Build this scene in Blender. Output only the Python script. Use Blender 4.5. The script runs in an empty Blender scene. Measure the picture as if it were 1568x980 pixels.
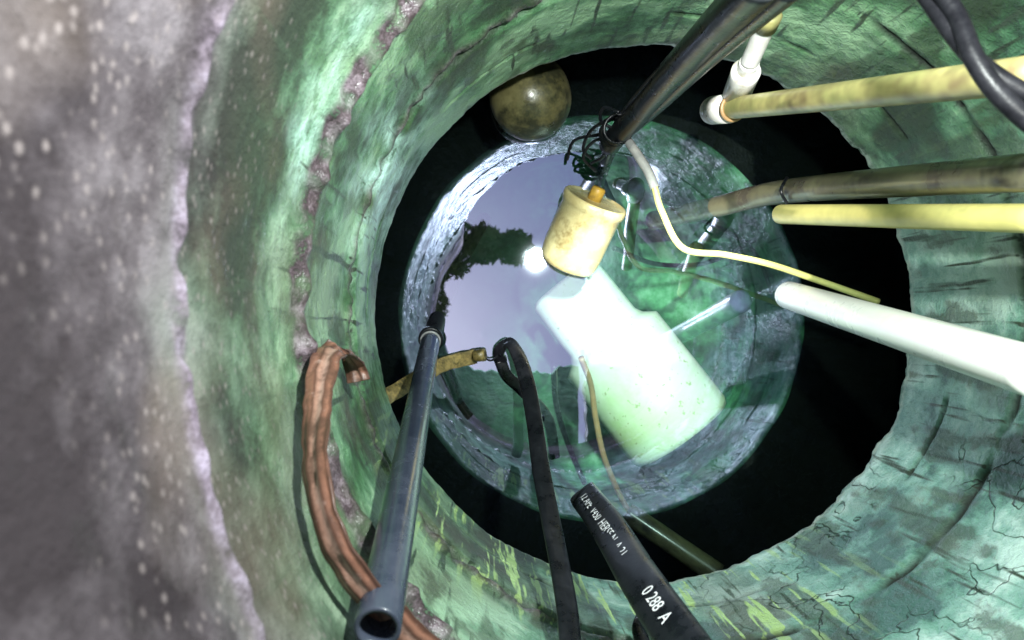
import bpy, bmesh, math, random
from mathutils import Vector, Matrix, noise
random.seed(4)
sc=bpy.context.scene
sc.view_settings.view_transform='Standard'
try: sc.view_settings.look='None'
except: pass
sc.view_settings.exposure=0

# ---- survey frame: well axis = world origin, ground z=0, eye hangs in the mouth
EYE=Vector((-0.30,-0.038,0.20)); F=1132.0
RW=0.5
def wall_depth(a,b,R=RW):
    A=a*a+b*b; B=2*(a*EYE.x+b*EYE.y); C=EYE.x**2+EYE.y**2-R*R
    if A<1e-6: return 99
    return (-B+math.sqrt(B*B-4*A*C))/(2*A)
def S(u,v,d,clamp=0):
    a=(u-739)/F; b=-(v-511)/F
    if clamp: d=min(d,wall_depth(a,b,RW-clamp))
    return Vector((EYE.x+a*d,EYE.y+b*d,EYE.z-d))

# ---------------------------------------------------------------- materials
class NT:
    def __init__(s,name):
        s.m=bpy.data.materials.new(name); s.m.use_nodes=True
        s.t=s.m.node_tree; s.t.nodes.clear()
        s.out=s.n('ShaderNodeOutputMaterial')
    def n(s,typ,**k):
        nd=s.t.nodes.new(typ)
        for a,b in k.items(): setattr(nd,a,b)
        return nd
    def l(s,a,b): s.t.links.new(a,b)
    def coord(s,scale=(1,1,1)):
        if not hasattr(s,'tc'): s.tc=s.n('ShaderNodeTexCoord')
        if scale==(1,1,1): return s.tc.outputs['Object']
        mp=s.n('ShaderNodeMapping'); mp.inputs['Scale'].default_value=scale
        s.l(s.tc.outputs['Object'],mp.inputs['Vector']); return mp.outputs[0]
    def noise(s,sc_,det=3,rough=.6,vs=(1,1,1),dist=0):
        x=s.n('ShaderNodeTexNoise'); x.inputs['Scale'].default_value=sc_; x.inputs['Detail'].default_value=det
        x.inputs['Roughness'].default_value=rough; x.inputs['Distortion'].default_value=dist
        s.l(s.coord(vs),x.inputs['Vector']); return x.outputs['Fac']
    def ramp(s,fac,stops):
        r=s.n('ShaderNodeValToRGB'); e=r.color_ramp.elements
        while len(e)<len(stops): e.new(.5)
        for i,(p,c) in enumerate(stops):
            e[i].position=p
            e[i].color=(c,c,c,1) if not isinstance(c,tuple) else (*c,1)
        s.l(fac,r.inputs[0]); return r.outputs[0]
    def mix(s,f,a,b,mode='MIX'):
        m=s.n('ShaderNodeMix',data_type='RGBA',blend_type=mode)
        for sock,v in ((m.inputs[0],f),(m.inputs[6],a),(m.inputs[7],b)):
            if isinstance(v,(int,float)): sock.default_value=v
            elif isinstance(v,tuple): sock.default_value=(*v,1)
            else: s.l(v,sock)
        return m.outputs[2]
    def math(s,op,a,b=0):
        m=s.n('ShaderNodeMath',operation=op)
        for i,v in enumerate((a,b)):
            if isinstance(v,(int,float)): m.inputs[i].default_value=v
            else: s.l(v,m.inputs[i])
        return m.outputs[0]
    def rng(s,v,a,b,c=0,d=1):
        m=s.n('ShaderNodeMapRange'); s.l(v,m.inputs[0])
        for i,x in enumerate((a,b,c,d)): m.inputs[i+1].default_value=x
        return m.outputs[0]
    def attr(s,name):
        x=s.n('ShaderNodeAttribute'); x.attribute_name=name; return x.outputs['Fac']
    def pos(s):
        g=s.n('ShaderNodeNewGeometry'); x=s.n('ShaderNodeSeparateXYZ'); s.l(g.outputs['Position'],x.inputs[0]); return x.outputs
    def finish(s,col,rough=.5,bump=None,bs=.3,bd=.01,coat=0,metal=0,spec=.5):
        p=s.n('ShaderNodeBsdfPrincipled')
        for sock,v in ((p.inputs['Base Color'],col),(p.inputs['Roughness'],rough),(p.inputs['Specular IOR Level'],spec)):
            if isinstance(v,(int,float)): sock.default_value=v
            elif isinstance(v,tuple): sock.default_value=(*v,1)
            else: s.l(v,sock)
        p.inputs['Coat Weight'].default_value=coat; p.inputs['Coat Roughness'].default_value=.15
        p.inputs['Metallic'].default_value=metal
        if bump is not None:
            b=s.n('ShaderNodeBump'); b.inputs['Strength'].default_value=bs; b.inputs['Distance'].default_value=bd
            s.l(bump,b.inputs['Height']); s.l(b.outputs[0],p.inputs['Normal'])
        s.l(p.outputs[0],s.out.inputs[0]); s.p=p
        return s.m

def mat_plain(name,c1,c2,scale=20,rough=.4,bs=.2,coat=0,lo=.4,hi=.65,dirt=None,stretch=(1,1,1),bd=.002,spec=.5):
    t=NT(name); base=t.noise(scale,4,.7,stretch)
    c=t.mix(t.ramp(base,[(lo,0.),(hi,1.)]),c1,c2)
    if dirt:
        f2=t.ramp(t.noise(scale*.45,5,.75),[(.52,0.),(.64,1.)])
        c=t.mix(f2,c,dirt)
    r=t.rng(base,.3,.7,rough*.7,min(1,rough*1.4))
    return t.finish(c,r,t.noise(scale*6,2,.7),bs,bd,coat,0,spec)

def mat_wall():
    t=NT('well_concrete'); P=t.pos(); z=P[2]
    fine=t.noise(38,4,.75)
    n1=t.math('ADD',t.attr('n1'),t.math('MULTIPLY',t.math('SUBTRACT',fine,.5),.75))
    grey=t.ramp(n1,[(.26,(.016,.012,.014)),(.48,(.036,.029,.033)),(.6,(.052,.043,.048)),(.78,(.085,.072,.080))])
    green=t.ramp(n1,[(.25,(.018,.045,.018)),(.42,(.048,.13,.055)),(.56,(.10,.22,.11)),(.76,(.25,.41,.24))])
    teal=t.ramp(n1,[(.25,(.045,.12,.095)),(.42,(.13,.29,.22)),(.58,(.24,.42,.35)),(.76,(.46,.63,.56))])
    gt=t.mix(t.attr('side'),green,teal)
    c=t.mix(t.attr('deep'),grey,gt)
    c=t.mix(t.math('MULTIPLY',t.attr('deep'),t.ramp(t.math('ADD',t.attr('moss'),t.math('MULTIPLY',t.math('SUBTRACT',fine,.5),.7)),[(.56,0.),(.70,.7)])),c,(.026,.042,.022))
    c=t.mix(t.ramp(t.attr('stain'),[(.55,0.),(.75,.45)]),c,(.075,.055,.042))
    c=t.mix(t.math('MULTIPLY',t.attr('pale_glare'),t.ramp(fine,[(.35,.15),(.6,1.)])),c,(.50,.74,.68))
    dr=t.noise(62,2,.6,(1,1,.07),.15)
    c=t.mix(t.math('MULTIPLY',t.ramp(dr,[(.56,0.),(.62,1.)]),t.attr('drip')),c,(.40,.58,.20))
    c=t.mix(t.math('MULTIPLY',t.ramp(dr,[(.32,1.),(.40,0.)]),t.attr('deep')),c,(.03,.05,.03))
    v=t.n('ShaderNodeTexVoronoi'); v.inputs['Scale'].default_value=85; t.l(t.coord(),v.inputs['Vector'])
    sp=t.math('MULTIPLY',t.ramp(v.outputs['Distance'],[(.10,1.),(.32,0.)]),t.ramp(t.attr('stain'),[(.34,0.),(.52,1.)]))
    c=t.mix(t.math('MULTIPLY',sp,t.rng(z,-.7,-.1,.0,.6)),c,(.17,.14,.14))
    w=t.n('ShaderNodeTexVoronoi',feature='DISTANCE_TO_EDGE'); w.inputs['Scale'].default_value=12
    nz_=t.n('ShaderNodeTexNoise'); nz_.inputs['Scale'].default_value=9; nz_.inputs['Detail'].default_value=4
    t.l(t.coord(),nz_.inputs['Vector'])
    t.l(t.mix(.2,t.coord((1,1,.6)),nz_.outputs['Color']),w.inputs['Vector'])
    cr=t.math('MULTIPLY',t.ramp(w.outputs['Distance'],[(.0,1.),(.022,0.)]),t.attr('crk'))
    c=t.mix(cr,c,(.02,.028,.02))
    mort=t.math('MULTIPLY',t.attr('mortar'),t.ramp(fine,[(.32,.3),(.45,1.)]))
    mc=t.ramp(fine,[(.35,(.04,.03,.04)),(.5,(.115,.09,.115)),(.66,(.23,.19,.25))])
    mc=t.mix(t.rng(z,-.38,-.62),mc,t.ramp(fine,[(.38,(.018,.012,.013)),(.5,(.06,.042,.047)),(.64,(.17,.13,.15))]))
    c=t.mix(mort,c,mc)
    c=t.mix(t.math('MULTIPLY',t.attr('chip_highlight'),t.ramp(fine,[(.42,0.),(.55,1.)])),c,(.50,.56,.46))
    c=t.mix(t.attr('crack'),c,(.008,.010,.008))
    c=t.mix(t.attr('under'),c,(.006,.008,.007))  # underside of the last ring painted near black for its shade
    h=t.math('SUBTRACT',fine,t.math('MULTIPLY',cr,.6))
    r=t.ramp(n1,[(.3,.55),(.6,.30)])
    r=t.mix(t.attr('deep'),(.85,.85,.85),r)
    r=t.mix(t.attr('crack'),r,(.9,.9,.9))
    return t.finish(c,r,h,.8,.007,.04,0,t.rng(t.attr('deep'),0,1,.12,.5))

M={}
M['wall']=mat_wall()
M['mud_shade']=mat_plain('shaded_cavity_mud',(.003,.0045,.004),(.006,.008,.006),8,.8,.4,bd=.01,spec=.2)  # mud painted near black, putting the gap's shade into the colour
M['black']=mat_plain('black_rubber',(.005,.006,.008),(.013,.014,.018),25,.30,.15,.05,spec=.35)
M['cable']=mat_plain('black_cable_sheath',(.003,.003,.004),(.008,.008,.010),25,.38,.2,.0,spec=.12)
M['blackdirty']=mat_plain('black_hose_skin',(.006,.007,.009),(.030,.034,.038),14,.32,.3,.05,.5,.75,spec=.35)
M['greypipe']=mat_plain('grey_black_polythene',(.018,.023,.038),(.038,.044,.065),14,.24,.12,.3)
M['white']=mat_plain('white_pvc',(.92,.92,.85),(.86,.85,.74),9,.3,.08,.2,.45,.7,None)
M['whitedirty']=mat_plain('soiled_white_pvc',(.70,.69,.68),(.50,.50,.43),12,.3,.1,.2,.45,.7,(.28,.23,.12))
M['yellow']=mat_plain('aged_yellow_pvc',(.72,.64,.22),(.48,.44,.15),7,.35,.1,.2,.4,.65,(.16,.14,.07))
M['cream']=mat_plain('aged_cream_pvc',(.48,.43,.17),(.20,.21,.075),6,.4,.1,.15,.4,.65,(.12,.08,.045))
M['brownpipe']=mat_plain('slimed_pipe',(.075,.062,.05),(.17,.16,.085),9,.3,.2,.4,.35,.6,(.025,.022,.018))
t=NT('weathered_strap')
fn=t.noise(26,4,.7); u=t.attr('across')
uu=t.math('ADD',u,t.math('MULTIPLY',t.math('SUBTRACT',t.noise(18,3),.5),.22))
c=t.ramp(uu,[(.0,(.05,.02,.014)),(.14,(.20,.09,.06)),(.30,(.08,.035,.024)),(.40,(.36,.22,.18)),(.56,(.30,.16,.12)),(.66,(.07,.03,.02)),(.80,(.24,.11,.075)),(1.,(.05,.02,.014))])
c=t.mix(t.ramp(fn,[(.46,0.),(.62,.8)]),c,(.055,.026,.018))
c=t.mix(t.ramp(fn,[(.30,.5),(.42,0.)]),c,(.46,.32,.28))
M['strap']=t.finish(c,.45,fn,.5,.003,.05)
M['strapy']=mat_plain('wet_tan_strap',(.34,.25,.09),(.16,.12,.04),60,.35,.5,.3,.4,.6,(.06,.05,.02))
M['ball']=mat_plain('brown_float_skin',(.085,.075,.03),(.17,.15,.065),14,.32,.3,.25,.35,.6,(.035,.035,.018))
M['tub']=mat_plain('yellowed_plastic',(.66,.60,.31),(.48,.40,.18),14,.25,.12,.5,.38,.58,(.24,.18,.07))
M['orange']=mat_plain('orange_cap',(.50,.30,.04),(.28,.17,.03),40,.4,.2)
M['ycable']=mat_plain('yellow_tube',(.55,.54,.18),(.38,.42,.14),20,.35,.1)
M['gcable']=mat_plain('grey_tube',(.20,.22,.22),(.36,.38,.36),20,.3,.1)
M['tan']=mat_plain('orange_cable',(.36,.22,.10),(.26,.18,.09),20,.4,.1)
M['steel']=mat_plain('dull_steel',(.25,.25,.24),(.45,.45,.45),40,.3,.2)
M['print']=mat_plain('white_print',(.8,.8,.84),(.65,.65,.68),90,.5,.0)
M['added_slab']=mat_plain('added_slab_concrete',(.10,.20,.12),(.22,.34,.22),9,.7,.5,dirt=(.05,.09,.06),bd=.006)
M['bark']=mat_plain('bark',(.09,.06,.04),(.16,.12,.08),14,.9,.8,bd=.01)
M['soil']=mat_plain('soil',(.10,.075,.05),(.17,.14,.08),5,.95,.7,dirt=(.06,.09,.03),bd=.02)
t=NT('leaf'); M['leaf']=t.finish(t.ramp(t.noise(3,1),[(.35,(.03,.06,.015)),(.65,(.09,.13,.035))]),.6)

def mat_basin():
    t=NT('submerged_concrete')
    a=t.ramp(t.noise(5,5,.7),[(.36,(.006,.030,.019)),(.48,(.024,.12,.055)),(.58,(.08,.30,.13)),(.72,(.30,.58,.40))])
    w=t.n('ShaderNodeTexVoronoi',feature='DISTANCE_TO_EDGE'); w.inputs['Scale'].default_value=5
    nz=t.n('ShaderNodeTexNoise'); nz.inputs['Scale'].default_value=6; nz.inputs['Detail'].default_value=3
    t.l(t.coord(),nz.inputs['Vector'])
    t.l(t.mix(.3,t.coord(),nz.outputs['Color']),w.inputs['Vector'])
    a=t.mix(t.ramp(w.outputs['Distance'],[(.02,.7),(.10,0.)]),a,(.006,.025,.02))
    P=t.pos()
    a=t.mix(t.rng(P[0],-.25,.05,.8,0),a,(.006,.02,.02))   # darkens towards the -x side
    return t.finish(a,.7)
M['basin']=mat_basin()
t=NT('submerged_pvc')
P=t.pos()
g=t.math('ADD',t.rng(P[1],-.05,-.24,0,.7),t.rng(t.noise(7,4,.7),.45,.7,0,.4))
c=t.mix(g,(.93,.93,.88),(.56,.76,.36))
c=t.mix(t.ramp(t.noise(60,2,.6),[(.64,0.),(.71,.7)]),c,(.28,.30,.10))
M['subpvc']=t.finish(c,.5)

t=NT('well_water')
tr=t.n('ShaderNodeBsdfTransparent'); tr.inputs[0].default_value=(.80,.96,.91,1)
b=t.n('ShaderNodeBump'); b.inputs['Strength'].default_value=.08; b.inputs['Distance'].default_value=.01
t.l(t.noise(4,2,.5,dist=.6),b.inputs['Height'])
def gloss(r,col):
    g=t.n('ShaderNodeBsdfGlossy'); g.inputs['Roughness'].default_value=r; g.inputs['Color'].default_value=col; t.l(b.outputs[0],g.inputs['Normal']); return g
g1=gloss(.010,(.61,.68,1,1)); g2=gloss(.05,(.8,.95,1,1))
gm=t.n('ShaderNodeMixShader'); gm.inputs[0].default_value=.03; t.l(g1.outputs[0],gm.inputs[1]); t.l(g2.outputs[0],gm.inputs[2])
fr=t.n('ShaderNodeFresnel'); fr.inputs['IOR'].default_value=1.33
fac=t.math('ADD',fr.outputs[0],.34)
mx=t.n('ShaderNodeMixShader'); t.l(fac,mx.inputs[0]); t.l(tr.outputs[0],mx.inputs[1]); t.l(gm.outputs[0],mx.inputs[2])
t.l(mx.outputs[0],t.out.inputs[0]); M['water']=t.m

# ---------------------------------------------------------------- mesh helpers
def mkobj(name,vs,fs,mat,smooth=True,parent=None):
    me=bpy.data.meshes.new(name); me.from_pydata([tuple(v) for v in vs],[],fs); me.update()
    for m in (mat if isinstance(mat,list) else [mat]): me.materials.append(m)
    if smooth:
        me.polygons.foreach_set('use_smooth',[True]*len(me.polygons))
    o=bpy.data.objects.new(name,me); sc.collection.objects.link(o)
    if parent: o.parent=parent
    return o
def empty(name):
    o=bpy.data.objects.new(name,None); sc.collection.objects.link(o); o.empty_display_size=.05; return o
def catmull(pts,n):
    P=[pts[0]*2-pts[1]]+list(pts)+[pts[-1]*2-pts[-2]]; out=[]
    for i in range(1,len(P)-2):
        for k in range(n):
            t=k/n; a,b,c,d=P[i-1],P[i],P[i+1],P[i+2]
            out.append(.5*((2*b)+(c-a)*t+(2*a-5*b+4*c-d)*t*t+(3*b-a-3*c+d)*t**3))
    out.append(P[-2]); return out
def sweep(name,pts,w,h,mat,ref=Vector((0,0,1)),n=14,seg=20,parent=None,sq=2.0,twist=None,lump=0,hollow=False,round_end=False,groove=0,across=False):
    c=catmull(pts,n) if len(pts)>2 else [pts[0].lerp(pts[1],i/24) for i in range(25)]
    L=len(c); vs=[];fs=[]; rings=[]; ac=[]
    def ring(p,T,sw,sh,idx):
        X=T.cross(ref)
        if X.length<1e-4: X=T.cross(Vector((1,0,0)))
        X.normalize(); Y=X.cross(T).normalized()
        if twist:
            a=twist(idx/(L-1)); X,Y=(X*math.cos(a)+Y*math.sin(a)),(Y*math.cos(a)-X*math.sin(a))
        b=len(vs)
        for k in range(seg):
            a=2*math.pi*k/seg; ca,sa=math.cos(a),math.sin(a)
            x=math.copysign(abs(ca)**(2/sq),ca)*sw/2; y=math.copysign(abs(sa)**(2/sq),sa)*sh/2
            if groove: y*=1-groove*(.5+.5*math.cos(x/sw*6.28*2.5))
            q=p+X*x+Y*y
            if lump:
                q+= (X*x+Y*y).normalized()*lump*noise.noise(q*45)
            vs.append(q); ac.append(.5+x/sw)
        rings.append(b)
    for i,p in enumerate(c):
        T=(c[min(i+1,L-1)]-c[max(i-1,0)]).normalized()
        if round_end and i==0:
            for e in (.2,.55,.85): ring(p-T*w*.28*(1-e),T,w*math.sqrt(1-(1-e)**2),h*math.sqrt(1-(1-e)**2),0)
        ring(p,T,w,h,i)
    if hollow:
        T=(c[-1]-c[-2]).normalized(); ring(c[-1]+T*.001,T,w*.97,h*.97,L-1); ring(c[-1]+T*.001,T,w*.78,h*.78,L-1); ring(c[-1]-T*.01,T,w*.76,h*.76,L-1); ring(c[-1]-T*.15,T,w*.76,h*.76,L-1)
    for r0,r1 in zip(rings,rings[1:]):
        for k in range(seg):
            k2=(k+1)%seg; fs.append((r0+k,r0+k2,r1+k2,r1+k))
    fs.append(tuple(reversed(range(rings[0],rings[0]+seg)))); fs.append(tuple(range(rings[-1],rings[-1]+seg)))
    o=mkobj(name,vs,fs,mat,True,parent)
    if across:
        at=o.data.attributes.new('across','FLOAT','POINT'); at.data.foreach_set('value',ac)
    return o
def revolve(name,prof,mat,seg=48,parent=None,M4=None,lump=0,caps=True):
    vs=[];fs=[]
    for r,z in prof:
        for k in range(seg):
            a=2*math.pi*k/seg; q=Vector((r*math.cos(a),r*math.sin(a),z))
            if lump: q*=1+lump*noise.noise(q*14)
            vs.append(M4@q if M4 else q)
    for i in range(len(prof)-1):
        for k in range(seg):
            k2=(k+1)%seg; fs.append((i*seg+k,i*seg+k2,(i+1)*seg+k2,(i+1)*seg+k))
    if caps:
        fs.append(tuple(reversed(range(seg)))); fs.append(tuple(range((len(prof)-1)*seg,len(prof)*seg)))
    return mkobj(name,vs,fs,mat,True,parent)
def collar(name,prof,mat,seg,parent,M4):   # closed ring profile, no caps
    return revolve(name,prof+[prof[0]],mat,seg,parent,M4,0,False)
def frame(p,zdir,up=Vector((0,0,1))):
    z=zdir.normalized(); x=up.cross(z).normalized(); y=z.cross(x)
    return Matrix.Translation(p)@Matrix((x,y,z)).transposed().to_4x4()

# ---------------------------------------------------------------- well wall
def sstep(a,b,x):
    t=max(0,min(1,(x-a)/(b-a))); return t*t*(3-2*t)
seams=[(.481,.008,.009,0),(.797,.013,.014,0),(1.084,.011,.010,1)]
def unseen_flare(th,d):  # unseen flank leaned outward so more sky reflects in the water
    deg=math.degrees(th)%360
    f=sstep(52,78,deg)*(1-sstep(112,142,deg))
    st=2.215*(.5*math.sin(th)+.038)*.97
    return f*max(0,min(st,1.06)-d)*.45
def nz(x,y,z): return noise.noise(Vector((x,y,z)))
def fb(x,y,z,o=4,g=.52): return .5+g*noise.fractal(Vector((x,y,z)),.7,2.1,o)
NT_,MD=720,260
vs=[];fs=[]; A={k:[] for k in ('mortar','crack','under','n1','moss','stain','side','deep','drip','crk','pale_glare','chip_highlight')}
for j in range(MD+4):
    for i in range(NT_):
        th=2*math.pi*i/NT_; cx,cy=math.cos(th),math.sin(th)
        lip=1.38+.012*nz(cx*4,cy*4,1)+.014*max(0,nz(cx*11,cy*11,7))-.028*max(0,nz(cx*6,cy*6,3))*(1 if cx>0 else .3)+.006*nz(cx*40,cy*40,3)
        m=c_=u=ch=0
        if j<MD:
            t=j/(MD-1); d=.2+t*(lip-.2)
            r=RW+.004*nz(cx*2.5,cy*2.5,d*3)+.0018*nz(cx*14,cy*14,d*25)+.0008*nz(cx*40,cy*40,d*70)
            for s,(sd,hgt,wd,kind) in enumerate(seams):
                ss=sd+.007*nz(cx*3,cy*3,s*5)+.004*nz(cx*12,cy*12,s*5)+.002*nz(cx*35,cy*35,s*5)
                wn=wd*(1+.6*nz(cx*9,cy*9,s*3+9)); g=math.exp(-((d-ss)/wn)**2)
                lum=.6+.9*nz(cx*24,cy*24,d*45)
                if kind==0: r-=hgt*g*lum; m=max(m,min(1,g*1.7)*(.9+.6*nz(cx*20,cy*20,d*30)))
                else:
                    k_=.1+.9*(1-sstep(-.3,.3,cx))
                    r-=hgt*k_*math.exp(-((d-ss+.014)/wn)**2)*lum
                    g2=math.exp(-((d-ss)/.007)**2)*sstep(-.4,.0,nz(cx*5,cy*5,2)); r+=(.005+.007*k_)*g2; c_=max(c_,g2); m=max(m,.9*k_*math.exp(-((d-ss+.012)/wn)**2))
                stp=(.0035,-.010,-.009 if cx<0 else -.003)[s]
                r+=stp*sstep(ss-.004,ss+.010,d)+(0,.006,.006 if cx<0 else 0)[s]*sstep(ss+.02,ss+.26,d)
            g3=math.exp(-((d-(1.235+.006*nz(cx*4,cy*4,33)))/.004)**2)*sstep(0,.25,nz(cx*4,cy*4,12)+.15*(cx<0)); r+=.006*g3; c_=max(c_,g3*.8)
            r+=unseen_flare(th,d)
            if t>.985: r+=.004*(t-.985)/.015
            ch=sstep(.980,.992,t)*.9  # lip edge paled: chipped edge plus its highlight painted in
        else:
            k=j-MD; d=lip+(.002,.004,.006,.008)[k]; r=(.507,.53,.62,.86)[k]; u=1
        vs.append((r*cx,r*cy,.2-d))
        A['mortar'].append(max(0,m)); A['crack'].append(c_); A['under'].append(u); A['chip_highlight'].append(ch)
        A['n1'].append(fb(cx*2.4,cy*2.4,d*5.5)); A['moss'].append(fb(cx*7,cy*7,d*5+9,3)); A['stain'].append(fb(cx*2+5,cy*2,d*3,3,.5))
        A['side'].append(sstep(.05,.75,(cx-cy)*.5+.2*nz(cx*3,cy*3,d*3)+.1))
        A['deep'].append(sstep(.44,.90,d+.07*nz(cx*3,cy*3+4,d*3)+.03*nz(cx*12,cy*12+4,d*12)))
        A['drip'].append(sstep(.95,1.15,d)*(.04+.96*sstep(.25,.7,-cy)*(1-sstep(.3,.7,cx))))
        A['crk'].append(sstep(-.1,.2,nz(cx*3,cy*3,d*4+20)+.05)*sstep(.05,.35,cx)*sstep(-.15,.2,-cy)*sstep(.8,1.0,d))
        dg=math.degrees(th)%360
        l1=math.exp(-((dg-157)/12)**2-((d-1.14)/.15)**2); l2=math.exp(-((dg-157)/10)**2-((d-.74)/.045)**2)  # wall highlight painted as a pale blob, with a smaller whitish patch above
        A['pale_glare'].append(max(0,min(1,(l1*1.3+l2*.9)*(.7+1.5*nz(cx*12,cy*12,d*14)))))
for j in range(MD+3):
    for i in range(NT_):
        i2=(i+1)%NT_; fs.append((j*NT_+i,(j+1)*NT_+i,(j+1)*NT_+i2,j*NT_+i2))
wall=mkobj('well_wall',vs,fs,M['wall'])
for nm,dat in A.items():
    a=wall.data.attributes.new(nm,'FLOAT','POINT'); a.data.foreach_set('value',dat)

# ground with the mouth cut out
vs=[];fs=[];n=180; radii=[0,.08,.3,.8,2,6,20,80,300]
for j,e in enumerate(radii):
    for i in range(n):
        th=2*math.pi*i/n; r=RW+.003+unseen_flare(th,.2)+e
        z=.002+(.03*nz(math.cos(th)*r*1.3,math.sin(th)*r*1.3,0)*min(1,e*3) if e<20 else 0)
        vs.append((r*math.cos(th),r*math.sin(th),z))
for j in range(len(radii)-1):
    for i in range(n):
        i2=(i+1)%n; fs.append((j*n+i,(j+1)*n+i,(j+1)*n+i2,j*n+i2))
mkobj('ground',vs,fs,M['soil'])

# dark cavity below last ring and submerged basin
revolve('well_cavity',[(.86,-1.15),(.87,-1.5),(.86,-1.70)],M['mud_shade'],96,caps=False)
prof=[(.86,-1.70),(.60,-1.672),(.512,-1.665),(.497,-1.668),(.490,-1.69),(.487,-1.85),(.485,-2.08)]
vs=[];fs=[];n=180;mi=[]
prof+= [(.40,-2.10),(.2,-2.105),(.02,-2.10)]
for j,(r,z) in enumerate(prof):
    for i in range(n):
        th=2*math.pi*i/n; rr=r*(1+.012*nz(math.cos(th)*5,math.sin(th)*5,z*3)*(r<.55)); vs.append((rr*math.cos(th),rr*math.sin(th),z+.015*nz(math.cos(th)*r*6,math.sin(th)*r*6,4)))
for j in range(len(prof)-1):
    for i in range(n):
        i2=(i+1)%n; fs.append((j*n+i,j*n+i2,(j+1)*n+i2,(j+1)*n+i)); mi.append(0 if j<2 else 1)
b=mkobj('submerged_basin',vs,fs,[M['mud_shade'],M['basin']]); b.data.polygons.foreach_set('material_index',mi)
# water
WZ=.2-1.618
vs=[(0,0,WZ)];fs=[]
for i in range(128):
    a=2*math.pi*i/128; vs.append((.862*math.cos(a),.862*math.sin(a),WZ)); fs.append((0,1+i,1+(i+1)%128))
mkobj('water',vs,fs,M['water'])

# unseen slabs added over the mouth to cut the sky reflection
def added_slab(name,pts,z0,z1):
    bm=bmesh.new()
    lo=[bm.verts.new((x,y,z0)) for x,y in pts]; hi=[bm.verts.new((x,y,z1)) for x,y in pts]
    bm.faces.new(list(reversed(lo)));bm.faces.new(hi)
    for i in range(len(pts)):
        k=(i+1)%len(pts); bm.faces.new((lo[i],lo[k],hi[k],hi[i]))
    bmesh.ops.recalc_face_normals(bm,faces=bm.faces)
    me=bpy.data.meshes.new(name); bm.to_mesh(me); me.materials.append(M['added_slab'])
    o=bpy.data.objects.new(name,me); sc.collection.objects.link(o)
pts=[]
for i in range(60):
    y=-.72+1.44*i/59; pts.append((.13+.03*nz(y*9,0,3)+.02*nz(y*30,0,3),y))
for i in range(31):
    a=math.pi/2-math.pi*i/30; pts.append((.16+.72*math.cos(a),.74*math.sin(a)))
added_slab('sky_blocking_slab',pts,.035,.115)
pts=[]
for i in range(60):
    x=.095-.84*i/59; pts.append((x,-.195+.06*nz(x*7,2,3)+.04*nz(x*26,0,3)))
pts+=[(-.745,-.45),(-.60,-.66),(-.2,-.74),(.095,-.74)]
added_slab('sky_blocking_slab.001',pts,.036,.112)

# ---------------------------------------------------------------- pipes
def pipe(name,a,b,d,mat,parent=None,**k): return sweep(name,[a,b],d,d,mat,parent=parent,seg=32,**k)
e=empty('black_water_pipe')
pa=S(660,517,1.56); pb=S(578,962,.60)
pipe('tube',pa,pb,.039,M['greypipe'],e,hollow=True)
sweep('submerged_length',[pa,S(682,455,1.72),S(708,395,1.95),S(742,335,2.15)],.039,.039,M['black'],parent=e)
ax=(pb-pa).normalized()
collar('clamp',[(.0185,-.008),(.026,-.007),(.026,.007),(.0185,.008)],M['black'],32,e,frame(pa+ax*.01,ax))
collar('clip',[(.0185,-.004),(.0215,-.004),(.0215,.004),(.0185,.004)],M['steel'],32,e,frame(pa+ax*.03,ax))

e=empty('weathered_strap')
q=[(728,546,1.54),(685,556,1.50),(645,575,1.44),(600,603,1.38),(572,614,1.31),(556,606,1.25),(548,580,1.17)]
sweep('wet_end',[S(*x) for x in q],.030,.009,M['strapy'],parent=e,sq=3,lump=.002,groove=.2,n=20)
q=[(549,584,1.175),(545,565,1.13),(538,549,1.08),(520,537,1.02),(499,548,.96),(490,590,.92),(485,640,.9),(482,695,.9),(490,760,.88),(514,835,.84),(560,905,.8),(610,960,.76),(665,1010,.72)]
sweep('dry_length',[S(a,b_,c_,.026) for a,b_,c_ in q],.031,.009,M['strap'],parent=e,sq=3,lump=.003,groove=.5,n=20,seg=48,twist=lambda t:.5*math.sin(t*7),across=True)
revolve('buckle',[(.008,-.012),(.013,-.011),(.013,.011),(.008,.012)],M['strapy'],20,e,frame(S(735,544,1.52),Vector((1,.1,.3))))
sweep('wire',[S(742,548,1.52),S(752,552,1.53),S(762,545,1.54)],.004,.004,M['black'],parent=e)

e=empty('flat_black_hose')
q=[(766,552,1.57),(766,536,1.54),(780,526,1.50),(794,545,1.46),(808,590,1.40),(819,650,1.32),(828,715,1.23),(842,790,1.13),(856,860,1.04),(868,930,.96),(876,1010,.88)]
hp=[S(*x) for x in q]
sweep('hose',hp,.030,.011,M['black'],parent=e,sq=2.6,n=16,twist=lambda t:.9*(1-t)*math.sin(t*9)+.15)
sweep('tail',[S(766,552,1.57),S(776,575,1.58),S(800,598,1.60),S(838,640,1.7),S(850,700,1.85)],.026,.011,M['black'],parent=e,sq=2.5)
e2=empty('flat_black_hose')
ha=S(893,757,1.16); hb=S(1062,1010,.68)
sweep('hose',[ha,ha.lerp(hb,.33)+Vector((.002,.003,0)),ha.lerp(hb,.66),hb],.049,.013,M['black'],parent=e2,sq=2.8,n=14)
sweep('folded_end',[ha,ha+(ha-hb).normalized()*.004],.046,.016,M['black'],parent=e2,sq=2.6)
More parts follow.
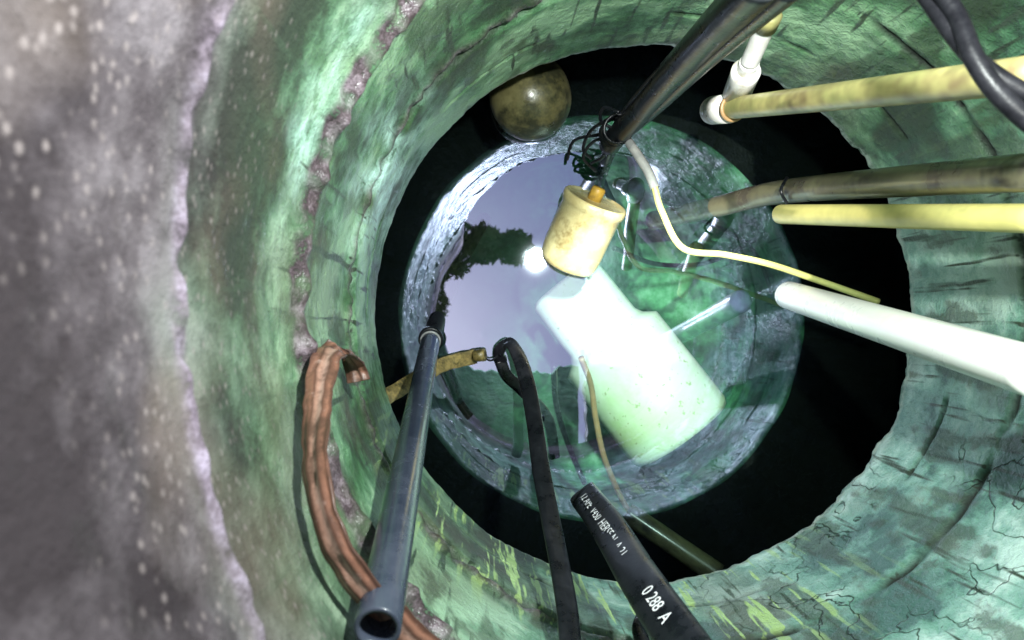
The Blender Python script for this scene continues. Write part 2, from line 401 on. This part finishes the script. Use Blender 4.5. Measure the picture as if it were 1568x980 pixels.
def text(body,p,dirv,size,parent,up,lift=.0078):
    cu=bpy.data.curves.new('print','FONT'); cu.body=body; cu.size=size; cu.align_y='CENTER'
    o=bpy.data.objects.new('tmp',cu); sc.collection.objects.link(o)
    dg=bpy.context.evaluated_depsgraph_get(); me=bpy.data.meshes.new_from_object(o.evaluated_get(dg)); bpy.data.objects.remove(o)
    me.materials.clear(); me.materials.append(M['print'])
    x=dirv.normalized(); n_=(up-x*up.dot(x)).normalized(); y=n_.cross(x)
    me.transform(Matrix.Translation(p+n_*lift)@Matrix((x,y,n_)).transposed().to_4x4())
    o=bpy.data.objects.new('print',me); sc.collection.objects.link(o); o.parent=parent
dv=hb-ha; up=Vector((0,0,1))
text('12 APE  V450  HERSE N  A 21',ha.lerp(hb,.04),dv,.019,e2,up)
text('0 288  A',ha.lerp(hb,.72),dv,.021,e2,up)
sweep('thin_black_hose',[S(985,935,1.0),S(978,960,.95),S(990,1000,.9)],.02,.012,M['black'])

e=empty('black_hose_bundle')
sweep('main_hose',[S(932,222,1.52),S(985,165,1.32),S(1060,80,1.0),S(1175,-40,.66)],.044,.042,M['blackdirty'],parent=e)
sweep('second_hose',[S(958,205,1.50),S(1005,165,1.30),S(1088,88,.99),S(1222,-26,.67)],.024,.024,M['black'],parent=e)
sweep('third_hose',[S(945,190,1.50),S(975,150,1.34),S(1050,66,1.04),S(1148,-46,.70)],.016,.016,M['black'],parent=e)
sweep('submerged_end',[S(940,212,1.52),S(928,245,1.62),S(915,285,1.8)],.028,.028,M['black'],parent=e)
axh=(S(1060,80,1.0)-S(940,212,1.5)).normalized()
for k in range(6):
    pts=[]
    c0=S(941,203,1.47)+axh*(.008*k-.01)
    fr_=frame(c0,axh+Vector((random.uniform(-.4,.4),random.uniform(-.4,.4),0)))
    for i in range(13):
        a=2*math.pi*i/12; pts.append(fr_@Vector((.027*math.cos(a),.027*math.sin(a),0)))
    sweep('binding_cord',pts,.006,.006,M['black'],parent=e,n=4,seg=8)
for q in [[(935,180,1.44),(905,200,1.5),(893,228,1.54),(905,243,1.58)],[(940,215,1.5),(912,215,1.52),(893,240,1.55),(912,262,1.6)],[(948,172,1.4),(925,165,1.42),(920,185,1.45),(940,198,1.46)],[(925,205,1.5),(880,215,1.56),(868,245,1.6)],[(930,212,1.5),(925,238,1.56),(905,250,1.6)]]:
    sweep('loose_cord',[S(*x) for x in q],.007,.007,M['black'],parent=e,seg=8)

e=empty('yellow_tube')
sweep('grey_connector',[S(956,208,1.46),S(975,235,1.44),S(992,262,1.43),S(1003,288,1.42)],.018,.018,M['gcable'],parent=e)
sweep('tube',[S(1002,286,1.42),S(1014,325,1.42),S(1046,380,1.42),S(1110,390,1.42),S(1180,405,1.42),S(1260,432,1.42),S(1345,462,1.42)],.0125,.0125,M['ycable'],parent=e,n=20)

e=empty('cream_pvc_pipe_with_elbow')
ea=S(1100,168,1.27); eb=S(1600,112,.66)
d1=(eb-ea).normalized()
pipe('run',ea,eb,.035,M['cream'],e)
revolve('socket',[(.018,-.03),(.024,-.03),(.024,.03),(.018,.03)],M['whitedirty'],32,e,frame(ea+d1*.012,d1))
revolve('tee_end',[(.004,-.034),(.018,-.032),(.023,-.024),(.0235,-.005),(.02,.0)],M['whitedirty'],32,e,frame(ea,d1))
ga=S(1122,160,1.24); gb=S(1148,95,1.13); gc=S(1176,32,1.05)
pipe('riser',ga,gb,.030,M['whitedirty'],e)
d2=(gb-ga).normalized()
revolve('riser_socket',[(.016,-.035),(.022,-.035),(.0225,.02),(.0225,.03),(.016,.032)],M['whitedirty'],32,e,frame(ga.lerp(gb,.55),d2))
pipe('upper_riser',gb,gc,.028,M['whitedirty'],e)
revolve('pipe_cap',[(.014,-.012),(.0165,-.012),(.0165,.012),(.013,.016)],M['cream'],32,e,frame(gc,(gc-gb)))
collar('saddle',[(.0168,-.003),(.0225,-.003),(.0225,.003),(.0168,.003)],M['tan'],32,e,frame(ea+d1*.052,d1))

e=empty('slimed_pipe')
sweep('pipe',[S(1000,338,1.82),S(1100,316,1.62),S(1205,293,1.42),S(1600,262,.84)],.046,.046,M['brownpipe'],parent=e)
sweep('hanging_tie',[S(1205,272,1.40),S(1196,292,1.38),S(1205,312,1.39)],.006,.006,M['black'],parent=e)
pipe('yellow_pvc_pipe',S(1196,328,1.35),S(1600,335,.85),.035,M['yellow'],round_end=True)
pipe('white_pvc_pipe',S(1208,452,1.48),S(1610,578,.76),.055,M['white'],round_end=True)
e=empty('black_cable_pair')
sweep('cable',[S(1395,-40,.62),S(1430,10,.60),S(1478,75,.58),S(1530,120,.57),S(1610,165,.56)],.014,.014,M['cable'],parent=e)
sweep('cable',[S(1418,-40,.60),S(1462,20,.585),S(1492,90,.57),S(1535,150,.56),S(1610,215,.55)],.015,.015,M['cable'],parent=e)

# ---------------------------------------------------------------- floats
c0=S(813,151,1.60)
e=empty('brown_ball_float')
prof=[(.089*math.sin(math.pi*i/24)+(.001 if i in(0,24) else 0),-.089*math.cos(math.pi*i/24)) for i in range(25)]
revolve('ball',prof,M['ball'],48,e,Matrix.Translation(c0),.05)
e=empty('yellowed_plastic_canister')
cd=Vector((.36,.84,.42)); cc=S(892,350,1.60)
fr_=frame(cc,cd)
revolve('body',[(.001,-.092),(.045,-.092),(.060,-.086),(.0645,-.074),(.0665,-.05),(.0665,.045),(.0695,.050),(.0712,.056),(.0712,.066),(.068,.070),(.064,.0705),(.061,.068),(.030,.071),(.001,.072)],M['tub'],64,e,fr_,.012)
revolve('cap',[(.001,.065),(.015,.066),(.015,.094),(.013,.098),(.001,.099)],M['orange'],24,e,fr_@Matrix.Translation((.005,.018,0)))

e=empty('submerged_pvc_drum')
s0=S(862,432,1.98); s1=S(1042,664,1.93); L=(s1-s0).length
revolve('body',[(.02,0),(.095,.003),(.105,.015),(.107,L*.34),(.118,L*.38),(.146,L*.42),(.148,L*.97),(.142,L),(.02,L+.003)],M['subpvc'],64,e,frame(s0,s1-s0))
sweep('orange_cable',[S(890,548,1.66),S(905,590,1.72),S(912,640,1.76),S(925,700,1.78),S(950,760,1.80),S(965,785,1.80)],.014,.014,M['tan'])
pipe('submerged_olive_pipe',S(960,785,1.74),S(1100,880,1.66),.05,M['brownpipe'])
sweep('submerged_cable',[S(848,560,1.66),S(852,620,1.8),S(870,680,1.9),S(895,740,1.95)],.014,.014,M['black'])
sweep('submerged_cable',[S(1000,300,1.7),S(1060,330,1.9),S(1150,380,2.0),S(1190,470,2.0)],.012,.012,M['black'])
sweep('submerged_cable',[S(940,380,1.7),S(1010,405,1.9),S(1090,400,2.0),S(1170,360,2.0)],.012,.012,M['black'])

# ---------------------------------------------------------------- tree leaning over the mouth
e=empty('tree')
sweep('trunk',[Vector((-1.9,1.5,-.05)),Vector((-1.8,1.45,1.0)),Vector((-1.75,1.35,2.2)),Vector((-1.9,1.5,3.6))],.22,.20,M['bark'],ref=Vector((1,0,0)),parent=e,lump=.02)
def limb(a,b,r):
    m_=a.lerp(b,.5)+Vector((0,0,.12)); sweep('limb',[a,m_,b],r,r,M['bark'],parent=e,seg=8,ref=Vector((0,1,.1)))
cl=[(-.54,.56,2.2,.22),(-.08,.58,2.2,.14),(-.28,.60,2.2,.14),(-.80,.15,2.2,.25),(-.74,.80,2.2,.20),(-.72,.42,2.2,.20),(-1.0,.75,2.5,.40),(-1.5,1.2,2.9,.6),(-2.1,1.7,3.5,.8),(-1.5,2.0,3.2,.7),(-2.4,1.0,3.0,.6),(-1.3,1.6,3.0,.5)]
for x,y,z,r in cl: limb(Vector((-1.75,1.35,2.1)),Vector((x,y,z)),.03)
vs=[];fs=[]
for x,y,z,r in cl:
    for k in range(int(2000*r) if r>.3 else int(4600*r)):
        v=Vector((random.gauss(0,1),random.gauss(0,1),random.gauss(0,.8))); v=v.normalized()*r*random.random()**.45
        p=Vector((x,y,z))+v; s=random.uniform(.02,.042)
        n_=Vector((random.gauss(0,.6),random.gauss(0,.6),1)).normalized(); tx=n_.orthogonal().normalized(); tx.rotate(Matrix.Rotation(random.random()*6.28,3,n_)); ty=n_.cross(tx)
        b0=len(vs); vs+= [p-tx*s,p+ty*s*.4,p+tx*s,p-ty*s*.4]; fs.append((b0,b0+1,b0+2,b0+3))
mkobj('leaves',vs,fs,M['leaf'],False,e)

# ---------------------------------------------------------------- light
def light(name,typ,loc,energy,col,**k):
    l=bpy.data.lights.new(name,typ); l.energy=energy; l.color=col
    for a,b_ in k.items(): setattr(l,a,b_)
    o=bpy.data.objects.new(name,l); o.location=loc; sc.collection.objects.link(o); return o
tl=Vector((-.08,.26,-.05))
light('torch_light','POINT',tl,66,(.92,1,.96),shadow_soft_size=.02)
sp=light('torch_beam','SPOT',tl,430,(.98,1,.97),shadow_soft_size=.042,spot_size=math.radians(26),spot_blend=.8)
sp.rotation_euler=(S(965,540,1.85)-tl).to_track_quat('-Z','Y').to_euler()
sd=Vector((.15,.05,-1)).normalized()
sun=light('sun','SUN',(0,0,5),5,(1,.96,.9),angle=math.radians(.5))
sun.rotation_euler=sd.to_track_quat('-Z','Y').to_euler()
w=bpy.data.worlds.new('World'); sc.world=w; w.use_nodes=True
nt=w.node_tree; bg=nt.nodes['Background']; sk=nt.nodes.new('ShaderNodeTexSky'); sk.sky_type='NISHITA'; sk.sun_disc=False
el=math.asin(-sd.z); sk.sun_elevation=el; sk.sun_rotation=math.atan2(-sd.x,-sd.y)
sk.ozone_density=2.2; sk.dust_density=1.7; sk.air_density=1.5
nt.links.new(sk.outputs[0],bg.inputs[0]); bg.inputs[1].default_value=.15

cam=bpy.data.cameras.new('camera'); cam.sensor_width=36; cam.lens=F/1568*36
cam.shift_x=45/1568; cam.shift_y=21/1568; cam.clip_start=.01; cam.clip_end=1000
cam.dof.use_dof=True; cam.dof.focus_distance=1.2; cam.dof.aperture_fstop=6.0
co=bpy.data.objects.new('camera',cam); co.location=EYE; sc.collection.objects.link(co); sc.camera=co
